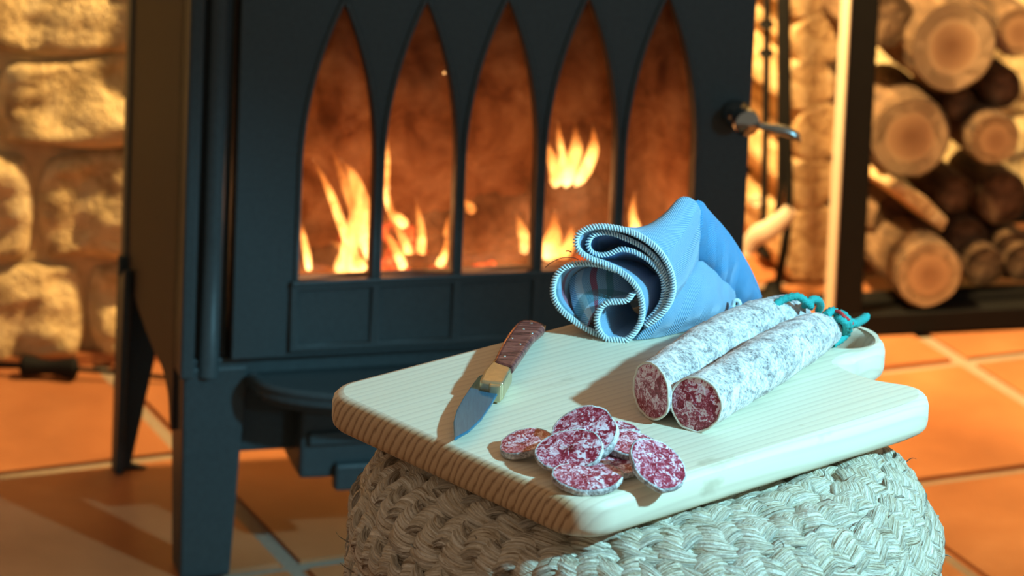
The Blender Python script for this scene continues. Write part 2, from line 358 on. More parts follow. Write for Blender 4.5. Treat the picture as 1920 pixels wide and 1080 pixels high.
def stone_mesh(wd, hh, dp, seed):
    n = 20; G = []
    for i in range(n+1):
        for j in range(n+1):
            a, b = i/n*2-1, j/n*2-1
            ex = max(abs(a), abs(b)); d_ = dp*(1-ex**12)
            k = 1-.10*(a*a*b*b)
            x, z = a*wd/2*k, b*hh/2*k
            nz = noise.fractal(Vector((x*16+seed*7.1, z*16, seed)), 1.0, 2.0, 5)*.013+noise.noise(Vector((x*5+seed, z*5, 0)))*.012
            x += noise.noise(Vector((z*12, seed, x*6)))*.008*ex; z += noise.noise(Vector((x*12, seed+9, z*6)))*.008*ex
            G.append((x, -d_-nz*(1-ex**8)*1.3, z))
    me = gridmesh(np.array(G).reshape(n+1, n+1, 3), 'stone'); return me
def stonewall(name, u0, u1, v, z1, seed):
    wl = obj(name, boxm(u0, u1, 0, .25, 0, z1), M['mortar']); wl.location = st(0, v, 0); wl.rotation_euler = (0, 0, TH); tag(wl, kind='structure')
    z = 0.; r = random.Random(seed); k = 0
    while z < .95:
        hh = r.uniform(.10, .15); u = u0+r.uniform(-.1, 0)
        while u < u1:
            wd = r.uniform(.15, .27)
            if u+wd > u0 and u+wd < u1+.05:
                s_ = obj('stone', stone_mesh(wd-.002, hh-.002, .014, k+seed), M['stone'], wl, (u+wd/2, -.002, z+hh/2)); k += 1
            u += wd
        z += hh
    return wl
WV = .618
stonewall('wall_back', -1.5, .24, WV, 2.4, 3)
stonewall('wall_alcove', .10, 1.9, .98, 2.4, 11)
o = obj('wall_alcove_return', boxm(.14, .24, WV+.02, .98, 0, 2.4), M['stone']); o.location = (X0, Y0, 0); o.rotation_euler = (0, 0, TH); tag(o, kind='structure')
o = obj('baseboard_back', boxm(-1.5, .23, WV-.018, WV, 0, .012), M['tile']); o.location = (X0, Y0, 0); o.rotation_euler = (0, 0, TH); tag(o, kind='structure')

# ================================================================== WOOD STOVE
stove = empty('wood_stove', (X0, Y0, 0), TH, 'large dark cast-iron wood stove with five pointed-arch windows and a fire burning', 'stove')
def S(name, me, mat='iron', bv=0, smooth=False, parent=None):
    o = obj(name, me, M[mat], parent or stove, smooth=smooth)
    if bv: bev(o, bv)
    return o
pitch = .0770; cu0 = -.0362; zw = .288; zs = .392; za = .5475
def arch(c, hw, zb_, zs_, za_, n=14):
    hA = za_-zs_; R = (hA*hA+hw*hw)/(2*hw); L = [(c-hw, zb_), (c+hw, zb_)]
    aa = math.asin(hA/R)
    for i in range(n+1): a = aa*i/n; L.append((c+hw-R+R*math.cos(a), zs_+R*math.sin(a)))
    for i in range(n, -1, -1):
        if i == n: continue
        a = aa*i/n; L.append((c-hw+R-R*math.cos(a), zs_+R*math.sin(a)))
    return L
cs = [cu0+pitch*k for k in range(5)]
DL, DR, DB, DT = -.1305, .3590, .2145, .640
door = S('stove_door', plate([[(DL, DB), (DR, DB), (DR, DT), (DL, DT)]]+[arch(c, .0340, zw, zs, za) for c in cs], 0, .017, bevel=.0016))
# raised moulding round each arch
for c in cs:
    L = arch(c, .0362, zw-.0, zs, za+.004, 16)
    pts = [(p[0], -.0006, p[1]) for p in [L[0]]+L[:1:-1]+[L[1]]]
    pts = [(L[1][0], -.0006, L[1][1])]+[(p[0], -.0006, p[1]) for p in L[2:]]+[(L[0][0], -.0006, L[0][1])]
    S('arch_moulding', tube(cr(pts, 60), .0026, 8), parent=door, smooth=True)
# lower row of recessed panels
pf = plate([[(-.0775, .2205), (.3145, .2205), (.3145, .2855), (-.0775, .2855)]]+[[(c-.0345, .2268), (c+.0345, .2268), (c+.0345, .2790), (c-.0345, .2790)] for c in cs], -.0048, .001, bevel=.0012)
S('panel_frame', pf, parent=door)
for c in cs: S('recessed_panel', boxm(c-.036, c+.036, -.0012, .001, .225, .281), bv=.0004, parent=door)
S('window_ledge', boxm(-.0775, .3145, -.0070, .002, .2838, .2880), bv=.0012, parent=door)
o = S('glass_pane', boxm(DL+.03, DR-.03, .0195, .0225, .272, .585), 'glass', parent=door); tag(o, 'sooty clear glass')
# door handle
kn = onst(1390, 222, -.02)
lv = onst(1500, 264, -.045)
hd = S('door_handle', lathe([(.0, 0), (.011, 0), (.0135, .004), (.0135, .010), (.009, .016), (.008, .022), (.012, .028), (.0135, .034), (.011, .042), (0, .045)], 28), 'chrome', smooth=True)
hd.rotation_euler = (PI/2, 0, 0); hd.location = (kn.x, .001, kn.z); tag(hd, 'shiny dark metal handle')
lp = cr([(kn.x, -.032, kn.z), (kn.x+.018, -.038, kn.z-.004), (kn.x+.040, -.043, kn.z-.0085), (lv.x, -.046, lv.z)], 30)
S('lever', tube(lp, np.interp(np.linspace(0, 1, 30), [0, .3, .55, .85, 1], [.0045, .0035, .0052, .0045, .0012]), 12), 'chrome', smooth=True)
# body corner column (left) and its twin (right)
def column(s, ux, name='corner_column'):
    bm = bmesh.new(); f = lambda a: (a if s > 0 else None)
    X = lambda a, b: (ux+s*a, ux+s*b) if s > 0 else (ux+s*b, ux+s*a)
    a, b = X(0, .045); wbox(bm, a, b, .016, .05, .196, .86)
    a, b = X(0, .013); wbox(bm, a, b, .004, .05, .196, .86)
    c_ = S(name, bm, bv=.003)
    bp = [(ux+s*.0275, .012, z) for z in np.linspace(.197, .86, 6)]
    S('column_bead', tube(bp, .0095, 20), smooth=True, parent=c_)
column(1, -.1765)
# side panels
SK = .0
M['side'] = simple('shaded_side_iron', (.015, .0115, .0095), .6, 0, 60, .3, .15)  # darker brown iron, the unlit side's shade painted into its colour
def side(u, name, slant):
    V0, V1 = .040, .300
    P = [(V0, .86), (V0, .135)]+[(a, b) for a, b in cr([(.052, .138, 0), (.062, .158, 0), (.078, .168, 0), (.100, .174, 0), (.150, .176, 0), (.205, .182, 0), (.255, .190, 0)], 30)[:, :2]]+[(V1, .19), (V1, .86)]
    o = S(name, prism(P, 0, .012, 'x'), 'side', bv=.002); o.location = (u, 0, 0); o.rotation_euler = (0, 0, math.atan(slant))
    q = [(V0+.05, .80), (V0+.05, .24), (V1-.045, .24), (V1-.045, .80)]
    if 0: S('side_moulding', tube(cr([(0., a, b) for a, b in q], 48, True), .0035, 8, closed=True), smooth=True, parent=o)
    return o
side(-.1765, 'side_panel', SK); side(.3330, 'side_panel', 0)
S('back_panel', boxm(-.178, .343, .300, .318, .19, .86), bv=.003)
S('back_flange', boxm(-.1795, -.1740, .296, .324, .19, .86), bv=.004)
S('top_plate', boxm(-.20, .38, -.01, .335, .86, .895), bv=.006)
# legs
def leg(x0, x1, y0, dy, t0, t1, z1, name='leg'):
    """L-shaped tapering casting: front face x0..x1 at the top, t0..t1 at the foot"""
    bm = bmesh.new()
    top = [(x0, y0), (x1, y0), (x1, y0+.010), (x0+.010, y0+.010), (x0+.010, y0+dy), (x0, y0+dy)]
    bot = [(t0, y0+.006), (t1, y0+.006), (t1, y0+.016), (t0+.009, y0+.016), (t0+.009, y0+dy*.75), (t0, y0+dy*.75)]
    if x1 < x0:
        top = [(x0, y0), (x1, y0), (x1, y0+.010), (x0-.010, y0+.010), (x0-.010, y0+dy), (x0, y0+dy)]
        bot = [(t0, y0+.006), (t1, y0+.006), (t1, y0+.016), (t0-.009, y0+.016), (t0-.009, y0+dy*.75), (t0, y0+dy*.75)]
    A = [bm.verts.new((*p, z1)) for p in top]; B = [bm.verts.new((*p, 0)) for p in bot]
    bm.faces.new(A); bm.faces.new(B[::-1])
    for i in range(6): bm.faces.new((A[i], A[(i+1) % 6], B[(i+1) % 6], B[i]))
    bmesh.ops.recalc_face_normals(bm, faces=bm.faces); return S(name, bm, bv=.003)
leg(-.1725, -.1125, .010, .065, -.1690, -.1220, .205)
leg(.3450, .2850, .010, .065, .3400, .2950, .205)
def backleg(s, ux, foot):
    P = [(0, .22), (.046, .22), (.040, .12), (.018, .006), (.036, .0), (-.001, .0)]
    o = S('leg', prism([(a*s, b) for a, b in P], 0, .010, 'y'), bv=.002); o.location = (foot, .292, 0)
    o2 = S('leg_flange', prism([(.024, 0), (.034, 0), (.034, .2), (0, .22)], 0, .008, 'x'), bv=.002, parent=o); o2.location = (0 if s > 0 else -.008, -.034, 0)
backleg(1, 0, -.186); backleg(-1, 0, .344)
# ash lip
n = 40; lip = [(.1145+.226*math.cos(a), -.088*math.sin(a)**.85+.0) for a in np.linspace(0, PI, n)]+[(-.12, .03), (.32, .03)]
S('ash_shelf', prism(lip, .186, .196), bv=.002)
rim = cr([(.1145+.223*math.cos(a), -.085*math.sin(a)**.85, .197) for a in np.linspace(.0, PI, n)], 80)
S('shelf_rim', tube(rim, .0045, 10), smooth=True)
S('shelf_under_lip', prism([(.1145+.215*math.cos(a), -.070*math.sin(a)**.9) for a in np.linspace(0, PI, n)], .176, .186), bv=.001)
# underside, ash box
S('hearth_casing', boxm(-.118, .325, .035, .255, .112, .196), bv=.004)
ab = S('ash_box', boxm(-.062, .285, .005, .20, .094, .172), bv=.004)
S('ash_box_latch', boxm(-.030, .020, -.005, .01, .084, .110), bv=.003, parent=ab)
S('ash_box_front', boxm(-.055, .20, -.001, .006, .128, .140), bv=.002, parent=ab)
S('front_sill', boxm(-.165, .345, .012, .06, .196, .2125), bv=.002)
S('front_header', boxm(-.135, .345, .004, .05, .648, .86), bv=.003)  # unseen upper stove, made taller to keep the warm lamp off the board
# firebox
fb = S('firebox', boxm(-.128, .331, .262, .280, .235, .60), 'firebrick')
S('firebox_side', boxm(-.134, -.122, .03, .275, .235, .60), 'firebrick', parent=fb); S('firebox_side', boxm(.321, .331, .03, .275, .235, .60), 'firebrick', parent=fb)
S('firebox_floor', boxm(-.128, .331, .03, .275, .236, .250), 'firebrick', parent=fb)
S('firebox_baffle', boxm(-.128, .331, .03, .275, .585, .597), 'iron_inner', parent=fb)
# ---- burning logs
def rough_tube(pts, rad, seg=22, n=40, amp=.2, seed=0, freq=30):
    P = cr(pts, n); T, N, B = frames(P); a = np.linspace(0, 2*PI, seg, endpoint=False); G = np.zeros((n, seg, 3))
    R = np.interp(np.linspace(0, 1, n), np.linspace(0, 1, len(rad)), rad)
    for i in range(n):
        for j in range(seg):
            d_ = N[i]*math.cos(a[j])+B[i]*math.sin(a[j]); q = P[i]+d_*R[i]
            k = 1+amp*noise.fractal(Vector(q*freq)+Vector((seed, 0, 0)), 1, 2, 4)
            G[i, j] = P[i]+d_*R[i]*k
    return gridmesh(G, 'rough', cv=True, caps=True)
def fl(px, py, v): p = onst(px, py, v); return st(p.x, v, p.z)
def firelog(name, a, b, r, v0, v1, lab, mat='char', seed=0):
    p, q = fl(*a, v0), fl(*b, v1); m_ = (p+q)/2+Vector((0, 0, .002))
    c = Vector((m_.x, m_.y, m_.z)); pts = [tuple(p-c), tuple((p*.6+q*.4)-c), tuple((p*.3+q*.7)-c+Vector((0, 0, .002))), tuple(q-c)]
    o = obj(name, rough_tube(pts, [r*.9, r, r*1.05, r*.85], amp=.35, seed=seed), M[mat], None, c); return tag(o, lab, 'log', 'logs burning in the stove')
firelog('burning_log', (800, 455), (1015, 425), .034, .13, .15, 'charred grey log across the middle of the stove fire', seed=2)
firelog('burning_log', (985, 388), (1155, 400), .028, .19, .17, 'dark upper log under the tall flame in the fourth arch', seed=5)
firelog('burning_log', (1010, 470), (1160, 486), .022, .15, .13, 'lower charred log at the right of the stove fire', seed=9)
firelog('burning_log', (760, 505), (1120, 520), .016, .09, .10, 'thin charred log lying in the embers at the front', seed=12)
firelog('burning_log', (575, 500), (720, 480), .018, .18, .14, 'small charred log low in the leftmost arch', seed=15)
# embers
bm = bmesh.new()
for i in range(150):
    u = .02+.24*rng.random(); v = .05+.17*rng.random(); r_ = rng.uniform(.005, .012)
    if .05 < u < .14: r_ *= 1.3
    mat_ = Matrix.Translation(st(u, v, .252+r_*.5))@Matrix.Rotation(rng.random()*6, 4, 'Z')@Matrix.Rotation(rng.random()*3, 4, 'X')@Matrix.Diagonal((r_*1.3, r_, r_*.8, 1))
    bmesh.ops.create_icosphere(bm, subdivisions=1, radius=1, matrix=mat_)
tag(obj('ember_bed', bm, M['ember']), 'bed of red glowing embers on the stove floor', 'embers', kind='stuff')
# flames
def flame_obj(pts, rad, v, lab, dv=.0):
    """pts pixels from base to tip"""
    W = [fl(p[0], p[1], v+dv*i) for i, p in enumerate(pts)]; b = W[0].copy()
    P = cr([tuple(q-b) for q in W], 36); s_ = np.linspace(0, 1, 36)
    R = np.interp(s_, np.linspace(0, 1, len(rad)), rad)*.001; R = np.maximum(R*np.minimum(1, np.sqrt(s_*8+.02)), .0003)
    me = tube(P, R, 16, sx=1, sy=.8, name='flame')
    o = obj('flame', me, M['flame'], None, b); return tag(o, lab, 'flame')
FL = [
 ([(668, 512), (655, 480), (660, 440), (668, 400), (650, 350), (622, 280)], [7, 10, 8, 7, 6, 1], .10, 'tall yellow flame leaning left in the leftmost arch'),
 ([(690, 490), (684, 430), (678, 380), (662, 330), (640, 300)], [5, 9, 9, 5, 1], .12, 'broad yellow flame against the right bar of the leftmost arch'),
 ([(655, 470), (640, 420), (618, 360), (588, 300)], [3, 5, 4, 1], .11, 'thin flame curving to the left edge of the leftmost arch'),
 ([(660, 515), (650, 500), (648, 470), (622, 452)], [9, 13, 8, 1], .09, 'white-hot flame base low in the leftmost arch'),
 ([(680, 510), (672, 490), (668, 470)], [7, 7, 1], .085, 'short bright flame at the foot of the leftmost arch'),
 ([(760, 512), (748, 480), (735, 455), (718, 430)], [5, 5, 4, 1], .09, 'low slanting flame at the left of the second arch'),
 ([(772, 510), (765, 470), (752, 440), (735, 405)], [4, 5, 4, 1], .10, 'pair-like slanting flame in the second arch, nearer its middle'),
 ([(765, 425), (748, 412), (734, 398), (724, 340)], [5, 6, 4, 1], .12, 'small bright flame curling up the left bar of the second arch'),
 ([(785, 500), (790, 460), (788, 420), (780, 375)], [4, 5, 4, 1], .12, 'narrow upright flame in the middle of the second arch'),
 ([(815, 510), (828, 490), (836, 465), (838, 435)], [4, 5, 3, 1], .08, 'small flame beside the right bar of the second arch'),
 ([(728, 400), (724, 350), (727, 300), (722, 240)], [2, 3.2, 2.5, 1], .15, 'faint thin flame rising along the left of the second arch'),
 ([(880, 405), (885, 395), (878, 384), (866, 372)], [5, 6, 4, 1], .13, 'small pale flame on the log in the third arch'),
 ([(985, 490), (986, 460), (978, 430), (968, 400)], [5, 7, 5, 1], .10, 'soft flame at the right of the third arch'),
 ([(1040, 352), (1044, 325), (1032, 290), (1022, 262)], [6, 8, 5, 1], .15, 'bright left tongue of the tall flame in the fourth arch'),
 ([(1060, 352), (1068, 320), (1080, 280), (1078, 228)], [6, 8, 7, 1], .16, 'middle tongue of the tall flame in the fourth arch'),
 ([(1078, 350), (1098, 318), (1112, 280), (1112, 235)], [5, 7, 6, 1], .15, 'right tongue of the tall flame in the fourth arch'),
 ([(1062, 345), (1056, 300), (1050, 265), (1046, 228)], [4, 4.5, 3.5, 1], .17, 'thin rear tongue of the tall flame in the fourth arch'),
 ([(1022, 490), (1030, 465), (1038, 440), (1040, 395)], [9, 12, 8, 2], .09, 'white-hot low flame in the fourth arch beside the cloth'),
 ([(1030, 500), (1052, 480), (1068, 455), (1072, 420)], [7, 8, 6, 1], .10, 'low orange flame just left of the blue cloth'),
 ([(580, 515), (576, 480), (568, 440), (566, 420)], [3, 4, 3, 1], .14, 'faint flame at the far left edge of the leftmost arch'),
 ([(845, 505), (842, 470), (836, 440), (842, 400)], [3, 4, 3, 1], .10, 'thin flame close behind the bar between second and third arch'),
 ([(1180, 470), (1190, 430), (1186, 400), (1190, 360)], [4, 6, 4, 1], .16, 'dim orange flame low in the rightmost arch'),
]
for a in FL: flame_obj(*a)
for px, py, r_ in ((727, 353, .0022), (984, 470, .0035), (833, 137, .0013)):
    bm = bmesh.new(); bmesh.ops.create_icosphere(bm, subdivisions=2, radius=r_)
    t = NT('spark'); t.fin((1, .5, .2), .5, **{'Emission Color': (1, .62, .25), 'Emission Strength': 3.0})
    tag(obj('spark', bm, t.m, None, fl(px, py, .05)), {727: 'bright spark at the left of the second arch', 984: 'bright spark low beside the third bar', 833: 'tiny spark high in the second arch'}[px], 'spark')
for (u, v, z, e) in ((.02, .12, .31, .5), (.20, .12, .31, .6), (.13, .07, .28, .3)):
    lamp('fire_light', 'POINT', st(u, v, z), e, (1.0, .47, .19), shadow_soft_size=.04)

# ================================================================== POUF
PC = Vector((.118, 2.52, 0)); PR = .197; PH = .4545
pouf = empty('woven_pouf', PC, 0, 'round pouf of thick braided straw under the wooden board', 'pouf')
core_prof = [(0, .012), (PR-.03, .012), (PR-.012, .05), (PR-.010, .385), (PR-.028, .424), (PR-.058, .438), (0, .440)]
obj('core', lathe(core_prof, 64), M['straw_dark'], pouf, smooth=True)
# profile arclength: top flat -> rounded shoulder -> side
RB = .055
def prof(s):
    ztop = PH-.0125; flat = PR-RB
    if s < flat: return (s, ztop), (0, 1), (1, 0)
    s2 = s-flat; qa = RB*PI/2
    if s2 < qa:
        a = s2/RB; return (flat+RB*math.sin(a), ztop-RB+RB*math.cos(a)), (math.sin(a), math.cos(a)), (math.cos(a), -math.sin(a))
    return (PR, ztop-RB-(s2-qa)), (1, 0), (0, -1)
ROW = .0335
def braid(s, k, ri):
    (R, z), (nr, nz), (tr, tz) = prof(s)
    vis = z > .30; per = .078; m_ = max(3, int(round(2*PI*R/per)))
    ns = int(m_*(26 if vis else 9)); sg = 26 if vis else 8
    ph = np.linspace(0, 2*PI, ns, endpoint=False); psi = m_*ph+2*PI*k/3
    jit = .0009*np.sin(ph*7.3+ri)+.0007*np.sin(ph*17.1+k*2+ri*3)
    la = .0096*np.sin(psi)+jit; hi = .0042*np.sin(2*psi)+.0004*np.sin(ph*31+k)
    rr = R+la*tr+hi*nr; zz = z+la*tz+hi*nz
    P = np.stack([rr*np.cos(ph), rr*np.sin(ph), zz], -1)
    T = np.roll(P, -1, 0)-np.roll(P, 1, 0); T /= np.linalg.norm(T, axis=1)[:, None]
    Nn = np.stack([nr*np.cos(ph), nr*np.sin(ph), np.full(ns, nz)], -1); Nn -= T*(T*Nn).sum(1)[:, None]; Nn /= np.linalg.norm(Nn, axis=1)[:, None]
    # roll the flat strand a little as it crosses
    Bn = np.cross(T, Nn); ang = .45*np.cos(psi); Nr = Nn*np.cos(ang)[:, None]+Bn*np.sin(ang)[:, None]; Br = np.cross(T, Nr)
    a = np.linspace(0, 2*PI, sg, endpoint=False)
    wob = 1+.10*np.sin(ph*23+k*1.7+ri)
    w_ = (.0146*wob)[:, None]; th_ = (.0056*(1+.12*np.sin(ph*13+k+ri)))[:, None]
    if vis:
        rid = 1+.075*np.cos(9*a[None, :]+1.2*np.sin(ph*19+ri+k)[:, None])+.06*np.cos(15*a[None, :]-2.0*np.sin(ph*27+2*k)[:, None])+.06*(rng.random((ns, sg))-.5)
    else: rid = np.ones((ns, sg))
    G = P[:, None, :]+(np.cos(a)[None, :]*w_*rid)[:, :, None]*Br[:, None, :]+(np.sin(a)[None, :]*th_*rid)[:, :, None]*Nr[:, None, :]
    return gridmesh(G, 'strand', cu=True, cv=True, uv=(np.linspace(0, 2*PI*R*12, ns+1)+k*5+ri*11, np.linspace(0, 1, sg+1)))
s = .016; ri = 0
tot = (PR-RB)+RB*PI/2+(PH-.0075-RB)-.012
while s < tot-.004:
    row = empty('braid_row'); row.parent = pouf
    for k in range(3): obj('strand', braid(s, k, ri), M['straw'], row)
    s += ROW; ri += 1
# loose fibres
fm = []
for i in range(90):
    a = rng.uniform(-PI, PI); (R, z), (nr, nz), _ = prof(rng.uniform(.12, .32)); R += .008*nr; z += .008*nz
    L_ = rng.uniform(.006, .017); c_, s_ = math.cos(a), math.sin(a); t1 = rng.uniform(-1, 1); t2 = rng.uniform(-.6, 1)
    p0 = np.array([R*c_, R*s_, z]); p1 = p0+np.array([nr*c_-s_*t1, nr*s_+c_*t1, nz+t2])*L_*.5; p2 = p1+np.array([nr*c_*.3-s_*t1*1.2, nr*s_*.3+c_*t1*1.2, t2*.4])*L_*.6
    fm.append(tube(cr([p0, p1, p2], 7), np.linspace(.0005, .00015, 7), 4))
tag(obj('loose_fibres', merge(fm), M['straw'], pouf), kind='stuff')

# ================================================================== CUTTING BOARD
ZB = .4806; BT = .026; BA = .7422; BX, BY = .0703, 2.3319
board = empty('cutting_board', (BX, BY, ZB-BT), BA, 'pale pine cutting board with a ring handle, lying on the woven pouf', 'cutting board')
def fillet(P, n=9):
    out = []
    for i, (x, y, r_) in enumerate(P):
        p = Vector((x, y)); a = Vector(P[i-1][:2]); b = Vector(P[(i+1) % len(P)][:2])
        if r_ == 0: out.append((x, y)); continue
        da = (a-p).normalized(); db = (b-p).normalized()
        A = p+da*r_; B = p+db*r_
        for t in np.linspace(0, 1, n): q = A*(1-t)**2+p*2*t*(1-t)+B*t*t; out.append((q.x, q.y))
    return out
yc = .137
hc = (.3745, yc); hr = .0425
right = [(.012, 0), (.31, .0)]
sh = [(.335, .004), (.3500, .018), (.3515, .034), (.345, .047), (.3400, .058), (.338, .070), (.3390, .082), (.3430, .0935), (.3500, .1015)]
ringp = [(hc[0]+hr*math.cos(a), hc[1]+hr*math.sin(a)) for a in np.linspace(math.radians(-112), math.radians(112), 26)]
upper = [(x, 2*yc-y) for x, y in sh[::-1]]
core = [(.31, 0)]+sh[:-1]+ringp+upper[1:]+[(.31, 2*yc)]
endc = cr([(p[0], p[1], 0) for p in core], 150)[:, :2].tolist()
le = fillet([(0, 2*yc, .050), (0, 0, .050)], 12) if False else None
def corner(cx_, cy_, r_, a0, a1, n=12): return [(cx_+r_*math.cos(a), cy_+r_*math.sin(a)) for a in np.linspace(a0, a1, n)]
outl = endc+corner(.032-.002, 2*yc-.030, .030, PI/2, PI)+corner(.030-.002, .030, .030, PI, 1.5*PI)
holel = [(.385+.021*math.cos(a), yc-.002+.0225*math.sin(a)) for a in np.linspace(0, 2*PI, 40, endpoint=False)]
bmesh_ = plate([outl, holel], 0, BT, bevel=.0075); bmesh_.transform(Matrix.Translation((0, 0, BT))@Matrix.Rotation(-PI/2, 4, 'X')@Matrix.Translation((0, 0, 0)))
# plate() stood the outline up; lay it back down so that thickness runs 0..BT upward
co = np.array([v.co[:] for v in bmesh_.vertices]); bmesh_.transform(Matrix.Translation((0, 0, -co[:, 2].min())))
if abs(co[:, 1].mean()) < 0 or co[:, 1].mean() < 0: bmesh_.transform(Matrix.Scale(-1, 4, (0, 1, 0))); bmesh_.flip_normals()
# a curve bevel of resolution 2 is coarse: finer bevel through geometry
bo = obj('board_body', bmesh_, M['pine'], board, smooth=True)
m_ = bo.modifiers.new('n', 'WEIGHTED_NORMAL') if False else None
def bw(x, y, z=ZB): return Vector((BX+x*math.cos(BA)-y*math.sin(BA), BY+x*math.sin(BA)+y*math.cos(BA), z))

# ================================================================== SAUSAGES
def sausage(name, fa, ea, r0, facen, lab, seed, sag=0.0):
    """fa: face centre pixel, ea: far tip pixel; built along its own axis from its own base"""
    p = onz(*fa, ZB+r0); q = onz(*ea, ZB+r0*.80); root = Vector((p.x, p.y, ZB)); ax = (q-p); L_ = ax.length
    rz = math.atan2(ax.y, ax.x); top = empty(name, root, rz, lab, 'sausage')
    n, sg = 90, 40; s_ = np.linspace(0, 1, n)
    R = np.interp(s_, [0, .1, .4, .7, .86, .94, .98, 1], [1, 1.0, 1.02, .95, .80, .62, .38, .12])*r0
    X = s_*L_; Y = .006*np.sin(s_*PI)*sag; a = np.linspace(0, 2*PI, sg, endpoint=False); G = np.zeros((n, sg, 3))
    # oblique cut: shift x of the first rings
    for i in range(n):
        for j in range(sg):
            cy_, cz_ = math.cos(a[j]), math.sin(a[j])
            k = 1+.055*noise.fractal(Vector((X[i]*40+seed, cy_*1.6, cz_*1.6)), 1, 2, 4)+.03*noise.noise(Vector((X[i]*160, cy_*4+seed, cz_*4)))
            sh_ = (facen[0]*cy_+facen[1]*cz_)*R[i]*max(0, 1-s_[i]*4)
            zc = max(R[i], r0*.45)
            G[i, j] = (X[i]+sh_, Y[i]+R[i]*k*cy_, zc+R[i]*k*cz_*.97)
    me = gridmesh(G, 'casing', cv=True, caps=True)
    obj('casing', me, M['rind'], top)
    # cut face: slightly domed rough disc just in front of the cap
    rim_ = G[0]; c0 = rim_.mean(0); rings = []
    for t_ in (1.0, .97, .9, .75, .55, .35, .15, .02):
        rr = c0+(rim_-c0)*t_*.955; d_ = -.0012*(1-t_**6)-.0006
        rr = rr.copy(); rr[:, 0] += d_+np.array([.0005*noise.noise(Vector((y_*300, z_*300, seed))) for _, y_, z_ in rr]); rings.append(rr)
    obj('cut_face', gridmesh(np.array(rings), 'face', cv=True, caps=False), M['meat'], top)
    # rind lip round the cut
    lipP = c0+(rim_-c0)*.985; lipP[:, 0] -= .0008
    obj('rind_lip', tube(lipP, .0009, 6, closed=True), simple('cream_rind_edge', (.74, .68, .58), .6), top)
    return top, q
sA, eA = sausage('cured_sausage', (1222, 733), (1512, 568), .0192, (.55, .10), 'white-moulded cured sausage on the board, the one next to the blue cloth', 3, 1.0)
sB, eB = sausage('cured_sausage', (1306, 757), (1566, 600), .0188, (-.05, .12), 'white-moulded cured sausage on the board, nearer the camera, away from the cloth', 8, -.4)
def string(name, pix, lab, r_=.0026, mat='string', zs_=None, parent=None):
    W = [onz(x, y, z) for x, y, z in pix]; b = W[0].copy()
    P = cr([tuple(q-b) for q in W], 14*len(W)); seg = 10; T, N, B = frames(P)
    a = np.linspace(0, 2*PI, seg, endpoint=False); t_ = np.arange(len(P))
    k = 1+.16*np.cos(3*(a[None, :]+t_[:, None]*.32))
    G = P[:, None, :]+(r_*k)[:, :, None]*(np.cos(a)[None, :, None]*N[:, None, :]+np.sin(a)[None, :, None]*B[:, None, :])
    return gridmesh(G, name, cv=True, caps=True), b
# strings belong to the sausages (their tie)
def add_string(parent, pix, r_=.0026, mat='string', name='string_tie', lab=None):
    me, b = string(name, pix, None, r_); o = obj(name, me, M[mat]); o.location = b
    bpy.context.view_layer.update(); mw = o.matrix_world.copy(); o.parent = parent; o.matrix_parent_inverse = parent.matrix_basis.inverted()
    if lab: o['label'] = lab
    return o
add_string(sA, [(1450, 574, ZB+.030), (1470, 561, ZB+.034), (1495, 556, ZB+.036), (1512, 566, ZB+.032), (1520, 574, ZB+.028)], .0028)
add_string(sA, [(1514, 572, ZB+.026), (1522, 562, ZB+.026), (1534, 563, ZB+.022), (1539, 574, ZB+.012), (1534, 584, ZB+.006)], .0028)
add_string(sA, [(1508, 575, ZB+.026), (1512, 567, ZB+.030), (1519, 566, ZB+.030), (1521, 576, ZB+.022)], .0024, name='string_knot')
add_string(sB, [(1548, 592, ZB+.026), (1560, 583, ZB+.027), (1572, 592, ZB+.024), (1570, 604, ZB+.018)], .0030)
add_string(sB, [(1566, 596, ZB+.022), (1578, 590, ZB+.024), (1590, 604, ZB+.020), (1588, 622, ZB+.008), (1574, 636, ZB+.004), (1558, 645, ZB+.003)], .0034)
add_string(sB, [(1572, 610, ZB+.014), (1582, 600, ZB+.020), (1600, 606, ZB+.016), (1612, 602, ZB+.010), (1624, 594, ZB+.008)], .0032)
add_string(sB, [(1574, 614, ZB+.010), (1564, 606, ZB+.018), (1574, 598, ZB+.024), (1586, 608, ZB+.020), (1582, 624, ZB+.008)], .0026, name='string_knot')
add_string(sB, [(1562, 586, ZB+.026), (1572, 584, ZB+.028), (1584, 594, ZB+.026), (1598, 606, ZB+.018)], .0013, 'string_red', 'thread', 'red thread twisted into the teal string')

